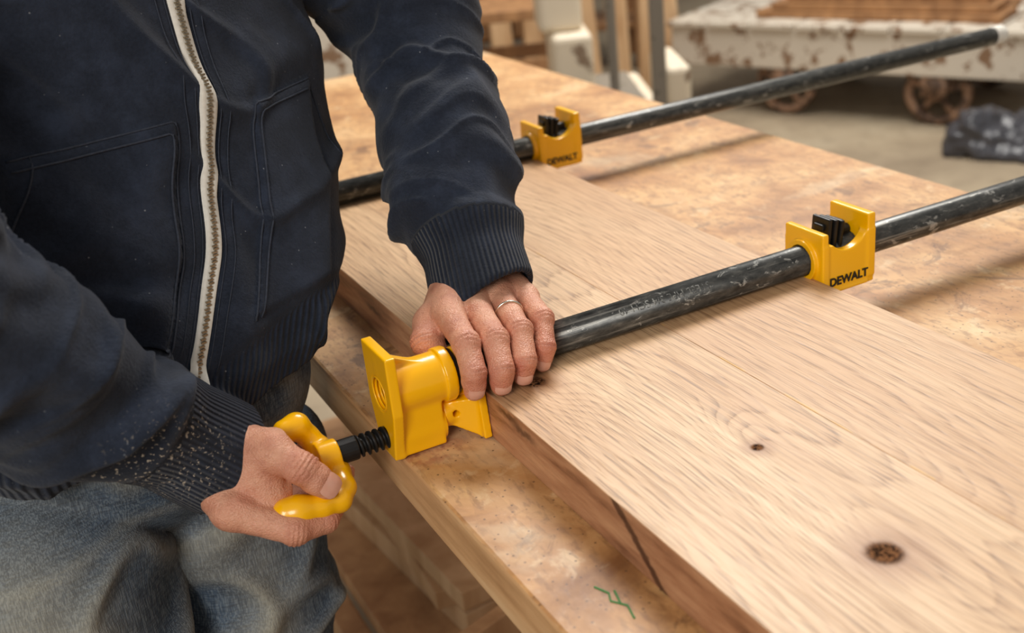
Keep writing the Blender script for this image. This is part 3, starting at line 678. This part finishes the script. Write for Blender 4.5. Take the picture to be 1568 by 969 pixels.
fade=1.2*np.exp(-((V2[:,0]+.05)/.06)**2)*np.clip(-N2[:,1]-.1,0,1)*np.exp(-((V2[:,2]+.62)/.2)**2)+.55*np.exp(-((V2[:,0]-.13)/.03)**2)*np.clip(-N2[:,1],0,1)*np.exp(-((V2[:,2]+.66)/.2)**2)+.4*ridge(f1,.14)+.25*ridge(f2,.14)
sobj('jeans',V2,q2,JEAN,man,{'fade':('FLOAT',np.clip(fade,0,1))})
for nm,a in(('left_boot',fL_),('right_boot',fR_)):
    G,o,h=grid(a+v3(-.12,-.26,-.075),a+v3(.14,.09,.06),.004);tF=unit(v3(.25,-.97,0))
    d=rc(G,a+v3(0,.0,.04),a+v3(0,.01,-.02),.045,.048);d=smin(d,rc(G,a+v3(0,0,-.03),a+tF*.16+v3(0,0,-.035),.046,.040),.03);d=smax(d,-(G[2]+1.311),.004)
    V2,q2=snet(d,o,h,2);sobj(nm,V2,q2,LEA,man)

# ------------------------------------------------------------------ background objects
cart=empty('platform_cart')
D=unit(v3(.42,-.907,0));Nn=v3(.907,.42,0);O=v3(2.92,4.26,0)
CM=Matrix(((D[0],Nn[0],0,O[0]),(D[1],Nn[1],0,O[1]),(0,0,1,0),(0,0,0,1)))
b=MB();b.box(-.02,1.95,0,.06,-1.110,-.945,CM);b.box(-.02,1.95,.78,.84,-1.110,-.945,CM);b.box(-.02,.04,.06,.78,-1.105,-.95,CM);b.box(1.89,1.95,.06,.78,-1.105,-.95,CM)
for i in range(10): b.box(-.03+i*.2,-.03+i*.2+.19,-.02,.86,-.945,-.920,CM)
b.make('cart_deck',WHITEP,cart,bevel=.006)
b=MB()
for al in(.50,1.14):
    for ins in(.06,.70):
        c=v3(al,ins,-1.313+.135)
        b.tube([CM@Vector((c[0]+.116*math.cos(t),c[1],c[2]+.116*math.sin(t))) for t in np.linspace(0,2*math.pi,29)],.019,8,False)
        b.tube([CM@Vector((c[0],c[1]-.04,c[2])),CM@Vector((c[0],c[1]+.03,c[2]))],.032,12)
        for s in range(5):
            t=s*2*math.pi/5+.3;b.tube([CM@Vector((c[0],c[1],c[2])),CM@Vector((c[0]+.115*math.cos(t),c[1],c[2]+.115*math.sin(t)))],.014,8)
        b.box(al-.05,al+.05,ins-.055,ins-.04,-1.19,-1.11,CM);b.box(al-.05,al+.05,ins+.04,ins+.055,-1.19,-1.11,CM)
    b.tube([CM@Vector((al,.05,-1.178)),CM@Vector((al,.74,-1.178))],.014,10)
b.make('cart_wheels',RUST,cart,True)
pk_=empty('plank_stack');b=MB()
for i in range(3):
    for j in range(3): b.box(.34+.07*i+.04*j,1.35-.05*j-.03*i,.10+.22*j,.10+.22*j+.20,-.920+.032*i,-.890+.032*i,CM@Matrix.Rotation(.02*(i-j),4,'Z'))
b.box(1.46,1.76,.1,.7,-.920,-.895,CM);b.box(1.50,1.62,.2,.5,-.895,-.85,CM);b.make('stacked_planks',DARKWOOD,pk_,bevel=.003)
pal=empty('wooden_pallet');b=MB()
Mx=Matrix.Translation((4.95,3.45,0))@Matrix.Rotation(-1.0,4,'Z')
for i in range(3): b.box(-.5,.5,-.4+i*.36,-.32+i*.36,-1.313,-1.21,Mx)
for i in range(6): b.box(-.5+i*.18,-.5+i*.18+.11,-.42,.42,-1.21,-1.185,Mx)
for i in range(4): b.box(-.4+i*.2,-.4+i*.2+.12,-.3,.3,-1.185+.0,-1.10+.02*i,Mx)
b.make('pallet_boards',TIMBER,pal,bevel=.004)
G,o,h=grid((3.05,2.55,-1.32),(3.65,3.1,-1.02),.010)
d=ell(G,(3.30,2.88,-1.27),(.12,.11,.11));d=smin(d,ell(G,(3.40,2.76,-1.28),(.14,.11,.09)),.03);d=np.maximum(d,-1.312-G[2])
V2,q2=snet(d,o,h,1);N2=vnorm(V2,q2);V2=V2+N2*(.030*vn(V2*18,3)+.022*np.abs(vn(V2*40,4)))[:,None];V2[:,2]=np.maximum(V2[:,2],-1.312)
bag=sobj('plastic_bag',V2,q2,BAG,None)
mc=empty('woodworking_machine');Mx=Matrix.Translation((1.72,2.98,0))@Matrix.Rotation(-.42,4,'Z')
b=MB();b.box(-.10,.185,-.20,.20,-1.313,-.80,Mx);b.box(.21,.285,-.16,.14,-1.313,-.72,Mx);b.box(-.10,.02,-.05,.2,-.80,-.62,Mx);b.box(-.13,.00,.0,.2,-.62,.1,Mx)
b.make('machine_cabinet',CREAM,mc,bevel=.02,seg=3)
b=MB();b.box(-.12,.14,-.22,.15,-.80,-.785,Mx);b.box(.16,.20,-.235,-.205,-1.313,-.2,Mx);b.tube([Mx@Vector((.07,-.1,-.785)),Mx@Vector((.07,-.1,-.5))],.014,12);b.make('machine_table',GREYM,mc,bevel=.004)
cr=empty('wooden_stool');Mx=Matrix.Translation((2.02,4.02,0))@Matrix.Rotation(-.5,4,'Z');b=MB()
for sx in(-1,1):
    for sy in(-1,1): b.box(sx*.17-.025,sx*.17+.025,sy*.15-.025,sy*.15+.025,-1.313,-.72,Mx)
b.box(-.21,.21,-.19,.19,-.72,-.68,Mx)
for z in(-1.15,-.92):
    b.box(-.15,.15,-.165,-.135,z,z+.05,Mx);b.box(-.15,.15,.135,.165,z,z+.05,Mx);b.box(-.185,-.155,-.13,.13,z,z+.05,Mx);b.box(.155,.185,-.13,.13,z,z+.05,Mx)
b.make('stool_frame',DARKWOOD,cr,bevel=.004)
lb=empty('leaning_boards');b=MB()
for i in range(13):
    Mx=Matrix.Translation((1.45+i*.13,4.75-.03*i,-1.313))@Matrix.Rotation(-.08+.02*(i%3),4,'X')@Matrix.Rotation(.03*(i%4-1.5),4,'Y');b.box(-.05,.05,-.012,.012,.012,1.5+.2*(i%3),Mx)
b.make('standing_planks',PALEWOOD,lb,bevel=.003)
# lumber rack standing behind the machine
rk=empty('lumber_rack');Mx=Matrix.Translation((2.75,5.6,0))@Matrix.Rotation(-.45,4,'Z');b=MB()
for xx in(-.7,0,.7):
    for yy in(-.2,.2): b.box(xx-.03,xx+.03,yy-.03,yy+.03,-1.313,.4,Mx)
for zz in(-1.1,-.75,-.4,-.05): b.box(-.74,.74,-.22,.22,zz,zz+.03,Mx)
for i in range(15):
    zz=(-1.07,-.72,-.37)[i%3];x0=-.66+.09*(i//3)*2.6;b.box(x0,x0+.16,-.3,.2,zz,zz+.07+.05*(i%4),Mx)
b.make('rack_boards',DARKWOOD,rk,bevel=.004)
cb=empty('storage_cabinet');b=MB();Mx=Matrix.Translation((1.0,3.9,0))@Matrix.Rotation(-.3,4,'Z')
b.box(-.4,.3,-.22,.22,-1.25,.3,Mx);b.box(-.385,-.055,-.235,-.22,-1.22,.27,Mx);b.box(-.045,.285,-.235,-.22,-1.22,.27,Mx)
b.box(-.38,.28,-.2,.2,-1.313,-1.25,Mx);b.tube([Mx@Vector((-.075,-.25,-.6)),Mx@Vector((-.075,-.25,-.45))],.008,8);b.tube([Mx@Vector((-.025,-.25,-.6)),Mx@Vector((-.025,-.25,-.45))],.008,8)
b.make('cabinet_body',WHITEP,cb,bevel=.004)

# ------------------------------------------------------------------ light, camera
def area(name,loc,tgt,size,en,col=(1,1,1),sy=None):
    l=bpy.data.lights.new(name,'AREA');l.energy=en;l.size=size;l.color=col
    if sy: l.shape='RECTANGLE';l.size_y=sy
    o=bpy.data.objects.new(name,l);o.location=loc;o.rotation_euler=(Vector(tgt)-Vector(loc)).to_track_quat('-Z','Y').to_euler();COL.objects.link(o)
area('skylight',(1.7,2.4,3.4),(.3,.9,.9),1.3,102,(1,.97,.925))
area('window_light',(-1.5,-1.2,2.4),(.3,.8,.9),1.1,50,(1,.965,.915))
area('background_fill',(3.0,3.0,3.4),(2.8,3.8,0),2.2,95,(1,.96,.9))  # added fill light to brighten the background objects, not a fixture of the room
w=bpy.data.worlds.new('workshop_ambient');S.world=w;w.use_nodes=True;w.node_tree.nodes['Background'].inputs[0].default_value=(1,.97,.93,1);w.node_tree.nodes['Background'].inputs[1].default_value=.32
cam=bpy.data.cameras.new('camera');co=bpy.data.objects.new('camera',cam);COL.objects.link(co)
mm=Matrix((Vector(R),Vector(U),Vector(Bk))).transposed().to_4x4();mm.translation=Vector((0,0,CZ));co.matrix_world=mm
cam.lens=40.36;cam.clip_start=.02;cam.dof.use_dof=True;cam.dof.focus_distance=.88;cam.dof.aperture_fstop=5.8
S.camera=co
S.view_settings.view_transform='Standard'
